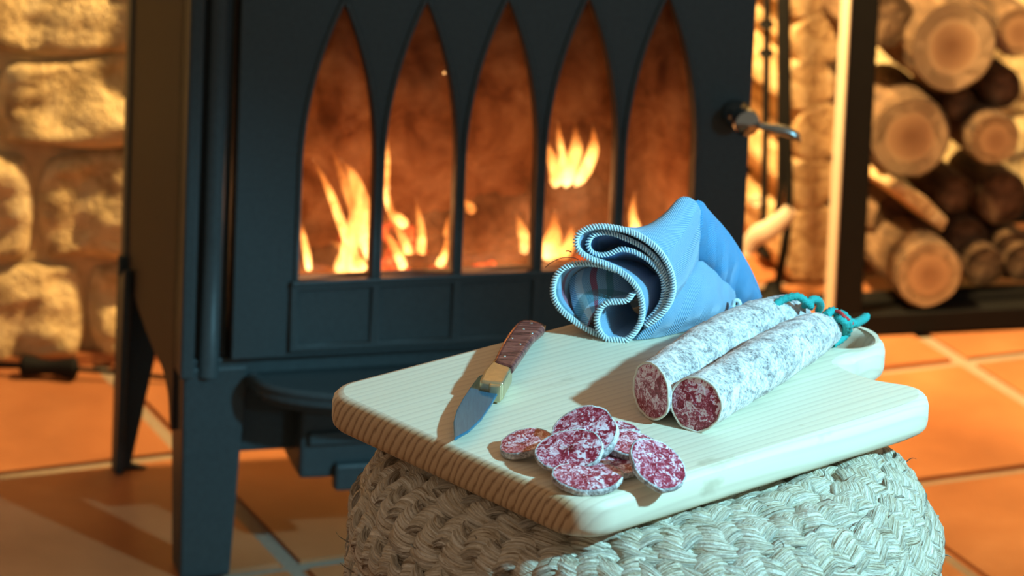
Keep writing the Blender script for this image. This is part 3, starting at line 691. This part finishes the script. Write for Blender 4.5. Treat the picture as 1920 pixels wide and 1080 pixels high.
# ---- slices
def slice_(px, py, rx, ry, th_, nrm, lab, seed, lift=0.0, rot=0):
    """disc of radius rx,ry (m) whose lowest rim touches z=ZB+lift; nrm = world normal"""
    n_ = Vector(nrm).normalized(); q = Vector((0, 0, 1)).rotation_difference(n_).to_matrix()@Matrix.Rotation(rot, 3, 'Z')
    sg = 48; a = np.linspace(0, 2*PI, sg, endpoint=False)
    w_ = np.array([1+.05*noise.noise(Vector((math.cos(t)*2+seed, math.sin(t)*2, 0)))+.03*noise.noise(Vector((math.cos(t)*6, math.sin(t)*6+seed, 0))) for t in a])
    def ring(k, z): return [(rx*w_[j]*k*math.cos(a[j]), ry*w_[j]*k*math.sin(a[j]), z+.0010*math.sin(2*a[j]+seed)*k+.0006*noise.noise(Vector((k*math.cos(a[j])*5, k*math.sin(a[j])*5, seed)))) for j in range(sg)]
    top = [ring(k, th_/2) for k in (.02, .3, .6, .85, .95)]; side_ = [ring(.955, th_/2-.0001), ring(.995, th_/2+.0001), ring(1.01, th_*.25), ring(1.01, -th_*.25), ring(.98, -th_/2)]; bot = [ring(k, -th_/2) for k in (.7, .35, .02)]
    Rw = lambda rg: [tuple(q@Vector(p)) for p in rg]
    allv = np.array([Rw(r_) for r_ in side_+bot]); zmin = allv[:, :, 2].min()
    zc = ZB+lift-zmin; c = onz(px, py, zc)
    top_ = empty('sausage_slice', c, 0, lab, 'sausage slice', 'cut slices on the board')
    obj('meat', gridmesh(np.array([Rw(r_) for r_ in top]), 'meat', cv=True, caps=True), M['meat'], top_)
    obj('rind', gridmesh(allv, 'rind', cv=True, capend=True), M['rind'], top_)
    return top_
slice_(1150, 874, .0205, .0175, .0035, (-.02, -.04, 1), 'sausage slice lying flat, mostly covered by its neighbours in the middle of the heap', 21, .0)
slice_(1190, 838, .0215, .0175, .0045, (.10, -.10, 1), 'sausage slice at the back right of the heap', 22, .0035, -.3)
slice_(1168, 805, .0120, .0090, .0035, (.1, .05, 1), 'scrap of sausage slice peeping out at the very back of the heap', 23, .0005)
slice_(988, 833, .0185, .0175, .0045, (-.20, -.10, 1), 'leftmost sausage slice of the heap', 24, .0, .4)
slice_(1096, 817, .0225, .0215, .0070, (-.28, -.62, 1), 'dark red sausage slice propped up at the back of the heap', 25, .003, .2)
slice_(1067, 847, .0228, .0190, .0042, (-.16, -.42, 1), 'large oval sausage slice leaning in the centre left of the heap', 26, .0040, .1)
slice_(1101, 896, .0240, .0180, .0045, (.04, -.16, 1), 'frontmost sausage slice, nearest the board edge', 27, .0, .25)
slice_(1232, 872, .0190, .0215, .0040, (.38, -.46, 1), 'rightmost sausage slice, leaning up on its rim', 28, .0005, .5)

# ================================================================== KNIFE
K0 = onz(925, 720, ZB)
knife = empty('pocket_knife', (K0.x, K0.y, ZB), 0, 'folding knife with a reddish wooden handle and brass bolster lying open on the board', 'knife')
def kp(L, zt): return [tuple((onz(x, y, ZB+zt)-Vector((K0.x, K0.y, 0)))[:2]) for x, y in L]
def kprism(name, L, z0, z1, mat, bv, zt=None):
    o = obj(name, prism(kp(L, z1), z0, z1), M[mat], knife); bev(o, bv, 3); return o
kprism('blade', [(852, 822), (850, 790), (856, 768), (868, 746), (884, 722), (898, 704), (935, 690), (946, 712), (936, 732), (922, 756), (903, 784), (880, 806)], .0055, .0078, 'blade', .0008)
kprism('bolster', [(899, 712), (908, 692), (926, 672), (962, 684), (944, 718), (922, 716)], .0012, .0148, 'brass', .0022)
kprism('bolster_ring', [(916, 716), (922, 705), (944, 707), (940, 724), (918, 722)], .0012, .0135, 'brass', .0012)
hl = cr([(p[0], p[1], 0) for p in [(926, 675), (944, 640), (962, 614), (975, 601), (992, 599), (1012, 604), (1022, 611), (1012, 621), (1000, 632), (984, 655), (962, 687)]], 44)[:, :2].tolist()
kprism('handle_scale', hl, .0095, .0165, 'rosewood', .0028)
kprism('handle_liner', [(927, 677), (945, 642), (964, 613), (977, 603), (1010, 605), (1023, 610), (1022, 618), (1004, 632), (986, 656), (964, 688)], .0070, .0095, 'steel', .0006)
kprism('spring', [(930, 679), (948, 644), (966, 616), (980, 606), (1008, 607), (1020, 613), (1003, 630), (985, 654), (962, 686)], .0045, .0070, 'blade', .0004)
kprism('handle_scale', hl, .0004, .0045, 'rosewood', .0014)
for x, y in ((960, 634), (946, 668), (981, 617), (997, 625), (975, 645), (996, 606)):
    p = onz(x, y, ZB+.0165); me = lathe([(.0011, 0), (.0012, .0003), (.0006, .0007), (0, .0008)], 12)
    obj('rivet', me, M['steel'], knife, (p.x-K0.x, p.y-K0.y, .0164), smooth=True)

# ================================================================== CLOTH
CB = onz(1140, 640, ZB)
Y_ = CB.y
cloth_o = empty('folded_cloth', (CB.x, CB.y, ZB), 0, 'blue plaid twill napkin, rolled and crumpled, on the back of the board', 'napkin')
def zc(p, dy): # zoom coordinates -> local 3-D at depth plane
    w_ = ony(1000+p[0]/3.375, 340+p[1]/3.375, Y_+dy); return np.array(w_)-np.array([CB.x, CB.y, ZB])
def sheet(rows, nu=90, nv=40, uoff=0, voff=0, wr=.0012, seed=0, name='sheet'):
    """rows: list of stations (front to back), each the same number of 3-D points"""
    A = [cr(r_, nu) for r_ in rows]; A = np.array(A); G = np.array([cr(A[:, i], nv) for i in range(nu)])
    # small wrinkles
    du = np.linalg.norm(np.diff(G[:, nv//2], axis=0), axis=1); dv = np.linalg.norm(np.diff(G[nu//2], axis=0), axis=1)
    nrm = np.cross(np.gradient(G, axis=0), np.gradient(G, axis=1)); nrm /= np.linalg.norm(nrm, axis=2)[:, :, None]+1e-9
    for i in range(nu):
        for j in range(nv):
            k = noise.fractal(Vector(G[i, j]*34)+Vector((seed, 0, 0)), 1, 2, 3)*wr*min(1, j/5)
            G[i, j] += nrm[i, j]*k
    G[:, :, 2] = np.maximum(G[:, :, 2], .0014)
    me = gridmesh(G, name, uv=(np.concatenate([[0], np.cumsum(du)])+uoff, np.concatenate([[0], np.cumsum(dv)])+voff)); return me, G
def finish(name, me, lab=None, mat='cloth', th_=.0021):
    o = obj(name, me, M[mat], cloth_o); m = o.modifiers.new('s', 'SOLIDIFY'); m.thickness = th_; m.offset = 0
    if lab: o['label'] = lab
    return o
def stitch(edge, spacing=.0021, r_=.0007, rr=.0021, back=None):
    """whip stitches wrapped over the edge: slanted half loops"""
    E = np.array(edge); L_ = np.concatenate([[0], np.cumsum(np.linalg.norm(np.diff(E, axis=0), axis=1))]); n = int(L_[-1]/spacing); out = []
    T = np.gradient(E, axis=0); T /= np.linalg.norm(T, axis=1)[:, None]
    for i in range(n):
        s_ = (i+.5)*spacing; p = np.array([np.interp(s_, L_, E[:, k]) for k in range(3)]); t = np.array([np.interp(s_, L_, T[:, k]) for k in range(3)]); t /= np.linalg.norm(t)
        f = np.array([.0, -1., .15]); f -= t*(f@t); f /= np.linalg.norm(f)+1e-9; b = np.cross(t, f)
        pts = []
        for a in np.linspace(-2.0, 2.0, 7): pts.append(p+rr*(f*math.cos(a)*1.0+b*math.sin(a)*.85)+t*a*.0007)
        out.append(tube(cr(pts, 9), r_, 5))
    return merge(out)
# main spiral sheet, from its innermost curl out over the top and down the right
E1 = [(632, 705), (590, 752), (530, 762), (470, 768), (424, 805), (402, 870), (415, 940), (455, 990), (520, 1012), (590, 1000), (648, 945), (684, 870), (688, 780), (668, 700), (620, 630), (550, 572), (460, 525), (370, 492), (300, 450), (270, 395), (285, 335), (345, 298), (420, 286), (500, 292), (600, 315), (700, 362), (785, 430), (845, 515), (880, 610), (882, 710), (845, 795), (780, 865), (700, 925)]
R1 = [None]*14+[(800, 600), (720, 550), (630, 510), (540, 480), (470, 468)]+[(430, 450), (480, 400), (570, 385), (670, 365), (750, 320), (845, 205), (935, 108), (1010, 120), (1052, 190), (1058, 300), (1042, 440), (1000, 560), (930, 740), (800, 960)]
front = [zc(p, .000) for p in E1]
mid, back = [], []
for i, p in enumerate(E1):
    if R1[i] is None:
        mid.append(zc(p, 0)+np.array([.012, .025, .000])); back.append(zc(p, 0)+np.array([.024, .055, .000]))
    else:
        q = R1[i]; k = .5; sagy = 30 if 24 <= i <= 30 else (6 if i > 18 else 0)
        mid.append(zc((p[0]*(1-k)+q[0]*k, p[1]*(1-k)+q[1]*k+sagy), .022)); back.append(zc(q, .045))
me, G = sheet([front, mid, back], 260, 36, seed=1, wr=.0010); finish('main_fold', me, mat='twill')
obj('edge_stitching', stitch(G[:, 0]), M['thread'], cloth_o)['label'] = 'pale whip-stitched hem'
# behind the crest: the same sheet falls away at the back
bk = [G[i, -1] for i in range(int(260*19/32), 259, 6)]
dn = [np.array([p[0]+.006, p[1]+.030, max(.002, p[2]*.55)]) for p in bk]; dn2 = [np.array([p[0]+.012, p[1]+.045, .002]) for p in bk]
me, _ = sheet([bk, dn, dn2], 60, 16, .3, .0, seed=4); finish('rear_fold', me, mat='twill')
# inner loop
E2 = [(700, 900), (765, 835), (812, 760), (826, 680), (812, 600), (765, 530), (700, 478), (620, 440), (550, 432), (480, 458), (420, 466), (368, 446), (346, 400), (368, 350), (420, 328), (490, 328), (580, 360), (680, 408), (765, 478), (822, 560), (852, 650), (846, 740), (800, 820), (740, 885)]
f2 = [zc(p, .004) for p in E2]; b2 = [q+np.array([.010, .042, -.021]) for q in f2]; m2 = [q+np.array([.005, .021, -.0095]) for q in f2]
me, G2 = sheet([f2, m2, b2], 200, 24, .05, .02, seed=2, wr=.0006); finish('inner_fold', me, mat='twill_deep_shaded')
obj('edge_stitching', stitch(G2[:, 0], r_=.0006, rr=.0018), M['thread'], cloth_o)['label'] = 'pale whip-stitched hem'
# left plaid loop
E3 = [(520, 560), (430, 530), (350, 520), (270, 522), (200, 545), (150, 590), (126, 660), (128, 730), (160, 795), (215, 850), (290, 905), (370, 950), (440, 985)]
f3 = [zc(p, .006) for p in E3]; m3 = [q+np.array([.010, .020, -.006]) for q in f3]; b3 = [q+np.array([.020, .042, -.015]) for q in f3]
me, G3 = sheet([f3, m3, b3], 110, 24, .02, .07, seed=3, wr=.0008); finish('plaid_fold', me)
obj('edge_stitching', stitch(G3[:, 0]), M['thread'], cloth_o)['label'] = 'pale whip-stitched hem'
# panel seen inside the loop
rows = [[zc(p, .030) for p in ((230, 620), (320, 560), (430, 535), (560, 555), (650, 640))],
        [zc(p, .022) for p in ((240, 720), (300, 640), (420, 610), (560, 640), (660, 700))],
        [zc(p, .014) for p in ((270, 840), (330, 740), (430, 710), (560, 720), (640, 745))],
        [zc(p, .006) for p in ((340, 930), (375, 850), (420, 800), (500, 768), (600, 755))]]
me, _ = sheet(rows, 50, 40, .012, .05, seed=6, wr=.0006); finish('inner_panel', me)
# lower roll to the right (white-blue twill)
rows = [[zc(p, d_) for p, d_ in (((900, 560), .04), ((1000, 530), .045), ((1060, 508), .050), ((1110, 545), .055), ((1200, 620), .07), ((1268, 690), .085))],
        [zc(p, d_) for p, d_ in (((860, 640), .022), ((960, 620), .028), ((1040, 600), .035), ((1110, 630), .042), ((1190, 690), .056), ((1275, 735), .072))],
        [zc(p, d_) for p, d_ in (((800, 760), .010), ((900, 750), .014), ((1000, 735), .022), ((1090, 745), .030), ((1180, 765), .046), ((1265, 785), .064))],
        [zc(p, d_) for p, d_ in (((720, 900), .004), ((830, 880), .007), ((940, 860), .014), ((1050, 845), .024), ((1150, 830), .042), ((1240, 825), .062))],
        [zc(p, d_) for p, d_ in (((650, 985), .004), ((760, 965), .008), ((880, 940), .016), ((1000, 915), .028), ((1110, 880), .046), ((1215, 850), .066))],
        [zc(p, d_) for p, d_ in (((600, 1022), .010), ((720, 1020), .014), ((850, 1000), .022), ((980, 965), .034), ((1100, 925), .052), ((1200, 880), .072))]]
me, _ = sheet(rows, 90, 70, .10, .03, seed=7, wr=.0016); finish('lower_roll', me, mat='twill')
# right flank falling from the crest
rows = [[zc(p, d_) for p, d_ in (((1000, 125), .050), ((1060, 128), .052), ((1095, 175), .060), ((1150, 235), .068), ((1225, 320), .078), ((1310, 450), .090), ((1390, 600), .100), ((1440, 735), .108))],
        [zc(p, d_) for p, d_ in (((1020, 240), .046), ((1060, 235), .044), ((1090, 280), .050), ((1140, 345), .056), ((1210, 430), .066), ((1290, 540), .080), ((1370, 660), .094), ((1440, 770), .104))],
        [zc(p, d_) for p, d_ in (((1020, 380), .044), ((1045, 400), .046), ((1090, 440), .052), ((1140, 480), .056), ((1200, 560), .064), ((1270, 640), .078), ((1340, 720), .090), ((1410, 800), .102))],
        [zc(p, d_) for p, d_ in (((1000, 520), .052), ((1040, 540), .058), ((1090, 580), .062), ((1140, 620), .066), ((1190, 680), .072), ((1250, 730), .082), ((1310, 790), .092), ((1350, 835), .100))]]
me, Gf = sheet(rows, 90, 60, .16, .05, seed=8, wr=.0022); finish('right_flank', me, mat='twill_deep_shaded')
fb_ = [Gf[i, 0] for i in range(8, 90, 9)]
me, _ = sheet([fb_, [np.array([p[0]-.004, p[1]+.030, p[2]*.6]) for p in fb_], [np.array([p[0]-.010, p[1]+.045, .002]) for p in fb_]], 60, 16, .3, .1, seed=9); finish('rear_flank', me, mat='twill_deep_shaded')
# small knotted fringe
fr = []
for a in ([(1262, 790), (1272, 758), (1296, 756), (1306, 780), (1290, 800)], [(1285, 790), (1255, 815), (1235, 838), (1205, 850), (1180, 842)], [(1300, 790), (1270, 830), (1230, 856), (1195, 870)], [(1185, 838), (1150, 850), (1140, 880), (1165, 900), (1190, 880)], [(1180, 845), (1160, 870), (1172, 905)]):
    fr.append(tube(cr([zc(p, .050) for p in a], 24), .0016, 8))
obj('fringe', merge(fr), M['thread'], cloth_o)['label'] = 'pale knotted thread ends'
th_ = tube(cr([zc(p, -.002) for p in ((75, 545), (120, 510), (180, 485), (245, 482), (285, 495))], 24), .00028, 5)
obj('loose_thread', th_, M['black'], cloth_o)['label'] = 'stray dark thread'
obj('loose_thread', tube(cr([zc(p, -.002) for p in ((205, 442), (222, 440), (240, 448))], 10), .0005, 5), M['black'], cloth_o)['label'] = 'stray dark thread'

# ================================================================== LEFT: poker on the floor
p0, p1 = onz(38, 684, .013), onz(146, 690, .013); d_ = (p1-p0).normalized()
pk = empty('fire_poker', (p0.x, p0.y, 0), math.atan2(d_.y, d_.x), 'thin black fire poker with a thick dark grip lying along the stone wall', 'poker')
L_ = (p1-p0).length
gx = np.linspace(0, L_, 26); gr = .0098+.0018*np.cos(gx/L_*2*PI)
gr[0] *= .55; gr[-1] *= .55
obj('grip', tube(np.stack([gx, gx*0, gx*0+.0122], -1), gr, 18), M['black'], pk)
obj('shaft', tube([(L_, 0, .012), (L_+.06, .002, .009), (L_+.10, .004, .006)], .0026, 8), M['black'], pk)
obj('shaft', tube([(0, 0, .012), (-.15, .004, .010), (-.35, .008, .004)], .0036, 8), M['black'], pk)

# ================================================================== RIGHT: fireplace tools
fts = st(*onst(1447, 560, .44)[:2], 0) if False else onz(1448, 556, .012)
ts = empty('fire_tool_stand', (fts.x, fts.y, 0), TH, 'black fireplace tool stand beside the right side of the stove', 'tool stand')
obj('base', lathe([(0, 0), (.040, 0), (.042, .006), (.030, .012), (.012, .018), (.007, .03), (0, .03)], 32), M['black'], ts, smooth=True)
tp = Vector((fts.x, fts.y, 0))
def yl(px, py, dy=0): w_ = ony(px, py, fts.y+dy); return w_-tp
def rod(name, pts, r_, mat, root, seg=10):
    Mi = Matrix.Rotation(-TH, 3, 'Z'); P = [tuple(Mi@p) for p in pts]
    return obj(name, tube(cr(P, 30), r_, seg), M[mat], root)
def relroot(name, p, lab, cat): return empty(name, p, 0, lab, cat)
rod('post', [yl(1474, -300), yl(1474, 0), yl(1476, 200), yl(1478, 400), Vector((0.005, 0, .02))], .0052, 'black', ts)
rod('hook_bar', [yl(1418, -290), yl(1445, -300), yl(1500, -300)], .004, 'black', ts)
def tool(name, pts, lab, extra):
    b = tp+pts[-1]; b = Vector((b.x, b.y, b.z)); o = empty(name, b, 0, lab, 'fire tool', 'fireplace tools on the stand')
    obj('shaft', tube(cr([tuple(tp+p-b) for p in pts], 30), .0042, 10), M['black'], o)
    for nm, me, mt, lb in extra(b):
        q = obj(nm, me, M[mt], o)
        if lb: q['label'] = lb
    return o
def knobs(b): return [('collar', tube([tuple(tp+yl(1437, y-5)-b), tuple(tp+yl(1437, y+5)-b)], .0085, 12), 'black', None) for y in (45, 100)]+\
    [('hook_ring', tube(cr([tuple(tp+yl(1418+9*math.cos(a), 378+9*math.sin(a))-b) for a in np.linspace(0, 2*PI, 12, endpoint=False)], 24, True), .0022, 6, closed=True), 'pale_lit', 'pale metal ring')]
tool('hearth_tongs', [yl(1440, -290), yl(1438, 40), yl(1436, 200), yl(1432, 400), yl(1428, 470)], 'slim black hearth tongs with two collars, hanging nearest the stove', knobs)
def brush(b):
    A = [tuple(tp+yl(*p, -.02)-b) for p in ((1398, 478), (1412, 448), (1440, 432), (1468, 410), (1484, 392))]
    return [('pan', tube(cr(A, 20), np.interp(np.linspace(0, 1, 20), [0, .4, 1], [.006, .013, .008]), 14, sx=1, sy=.5), 'pale_lit', 'pale worn shovel pan')]
tool('hearth_shovel', [yl(1462, -290), yl(1464, 40), yl(1464, 300), yl(1462, 370), yl(1450, 425)], 'hearth shovel with a pale slanting pan, hanging on the stand', brush)

# ================================================================== RIGHT: log rack
RV = .562
rack = empty('log_rack', (X0, Y0, 0), TH, 'black steel-framed firewood rack standing right of the stove', 'log rack')
RL = onst(1604, 300, RV).x; RD = .40; RW = .62
def RK(name, a, mat='black', bv=.002): o = obj(name, boxm(*a), M[mat], rack); bev(o, bv); return o
pu = [onst(1590, 100, RV).x, onst(1645, 100, RV).x]
RK('post', (pu[0], pu[1], RV, RV+.004, .0, 1.0)); 
RK('post_lit_side', (pu[0]-.003, pu[0]+.001, RV-.001, RV+.024, .0, 1.0), 'pale_lit')['label'] = 'lit side of the black post, painted pale'  # brightness of the post's lit side painted as a pale strip
RK('post', (pu[0], pu[0]+.03, RV+RD-.03, RV+RD, 0, 1.0))
RK('post', (pu[0]+RW-.03, pu[0]+RW, RV, RV+.03, 0, 1.0)); RK('post', (pu[0]+RW-.03, pu[0]+RW, RV+RD-.03, RV+RD, 0, 1.0))
RK('bottom_rail', (pu[0]-.002, pu[0]+RW, RV-.002, RV+.03, .002, .026)); RK('bottom_rail', (pu[0], pu[0]+RW, RV+RD-.03, RV+RD, .002, .026))
RK('floor_slat', (pu[0], pu[0]+RW, RV+.045, RV+.085, .014, .024)); RK('floor_slat', (pu[0], pu[0]+RW, RV+.24, RV+.28, .014, .024))
RK('top_rail', (pu[0], pu[0]+RW, RV, RV+.03, 1.0, 1.03)); RK('top_rail', (pu[0], pu[0]+RW, RV+RD-.03, RV+RD, 1.0, 1.03))
def rlog(px, py, rpx, lab, v=RV+.035, L_=.17, tilt=(0, 0), ell=1.0, seed=0, end='logend', side_='bark', flat=False):
    c = onst(px, py, v); r_ = rpx/1720.; c.z = max(c.z, .0275+r_*1.05); root = empty('firewood_log', st(c.x, v, c.z), TH, lab, 'log', 'firewood in the rack')
    root.rotation_euler = (tilt[1], 0, TH+tilt[0])
    n, sg = 14, 30; a = np.linspace(0, 2*PI, sg, endpoint=False)
    kk = np.array([1+.06*noise.noise(Vector((math.cos(t)*1.3+seed, math.sin(t)*1.3, 0)))+.02*noise.noise(Vector((math.cos(t)*6, math.sin(t)*6, seed))) for t in a])
    cx_ = np.cos(a)*ell; cz_ = np.sin(a)
    if flat: cz_ = np.where(cz_ > .15, .15+(cz_-.15)*.15, cz_)
    def ring(k, y, nz=0): return np.stack([r_*k*kk*cx_*(1+nz*np.sin(a*5+y*30)), np.full(sg, y), r_*k*kk*cz_], -1)
    fr_ = np.array([ring(k, 0-.001*(k < .5)) for k in (.01, .3, .6, .8, .93)])
    bk_ = np.array([ring(.93, 0.0005)]+[ring(1.0-.01*(i % 3), .004+L_*i/n, .02) for i in range(n+1)]+[ring(.4, L_+.005)])
    obj('sawn_end', gridmesh(fr_, 'e', cv=True, caps=True), M[end], root); obj('bark', gridmesh(bk_, 'b', cv=True, caps=True), M[side_], root)
    return root
LG = [
 (1788, 88, 93, 'largest pale round log end at the top of the rack', 0.03, (0, 0), 1.0, 1),
 (1706, 258, 84, 'big two-toned log end just right of the rack post', 0.02, (-.1, 0), .98, 2),
 (1866, 262, 52, 'small round pale log end at the right edge of the rack', 0.02, (0, 0), 1.05, 3),
 (1742, 520, 68, 'round log end resting on the bottom rail', -.035, (-.05, 0), 1.0, 4),
 (1664, 38, 58, 'dark log at the upper left behind the largest log end', .05, (.1, 0), 1.0, 5),
 (1910, 60, 52, 'log half out of frame at the upper right', .05, (0, 0), 1.0, 6),
 (1800, 196, 34, 'thin dark log squeezed under the largest log end', .06, (0, 0), 1.0, 7),
 (1880, 165, 42, 'dark log just above the small round pale log', .06, (0, 0), 1.0, 8),
 (1880, 372, 56, 'dark shaded log under the small round pale log', .06, (0, 0), 1.0, 9),
 (1790, 365, 40, 'dark thin log in the middle of the rack', .06, (0, 0), 1.0, 10),
 (1690, 405, 60, 'brown bark-sided log left of the split piece', .07, (.2, .0), 1.1, 11),
 (1812, 452, 46, 'dark log above the right of the lowest log end', .06, (0, 0), 1.0, 12),
 (1900, 480, 50, 'dark log low at the right edge of the rack', .05, (0, 0), 1.0, 13),
 (1845, 530, 42, 'small reddish-dark log beside the lowest log end', .03, (0, 0), 1.0, 14),
 (1915, 560, 40, 'dark log low in the right corner of the frame', .04, (0, 0), 1.0, 15),
]
for px, py, r_, lab, dv, tl, el, sd in LG:
    dark = 'dark' in lab or 'brown' in lab
    rlog(px, py, r_, lab, RV+.035+dv, max(.10, .16-max(0, dv)), tl, el, sd, 'bark' if dark else 'logend')
# split piece lying across the gap
c = onst(1722, 392, RV+.03); sp_ = obj('split_log', prism([(-.045, .0), (.045, -.006), (.042, .010), (.0, .016), (-.040, .012)], 0, .16, 'y'), M['splitwood'], None, st(c.x, RV+.03, c.z)); bev(sp_, .003)
sp_.rotation_euler = (0, .62, TH+.1); tag(sp_, 'bright yellow split piece of wood lying slantwise in the rack', 'log', 'firewood in the rack')
# split wood stacked left of the rack, seen between stove and post
for i, (px, py, w_, h_, rt_) in enumerate(((1530, 460, .075, .085, .1), (1520, 345, .060, .055, -.2), (1535, 250, .055, .06, .3), (1515, 160, .060, .05, -.1), (1535, 75, .055, .055, .2), (1520, -10, .06, .05, 0))):
    c = onst(px, py, .745)
    P = [(w_*.62*math.cos(a)*(1+.12*math.sin(3*a+i)), h_*.62*math.sin(a)*(1+.1*math.cos(2*a+i))) for a in np.linspace(0, 2*PI, 9, endpoint=False)]
    o = obj('split_log', prism(P, 0, .17, 'y'), M['splitwood'], None, st(c.x, .745, c.z)); bev(o, .004); o.rotation_euler = (0, rt_, TH)
    tag(o, ['lowest pale split log seen between the stove and the rack post', 'split log just above the lowest one beside the rack post', 'third split log up beside the rack post', 'split log level with the door handle top beside the rack', 'split log near the top of the gap beside the rack post', 'highest split log, cut by the top of the picture beside the rack post'][i], 'log', 'split logs left of the rack post')
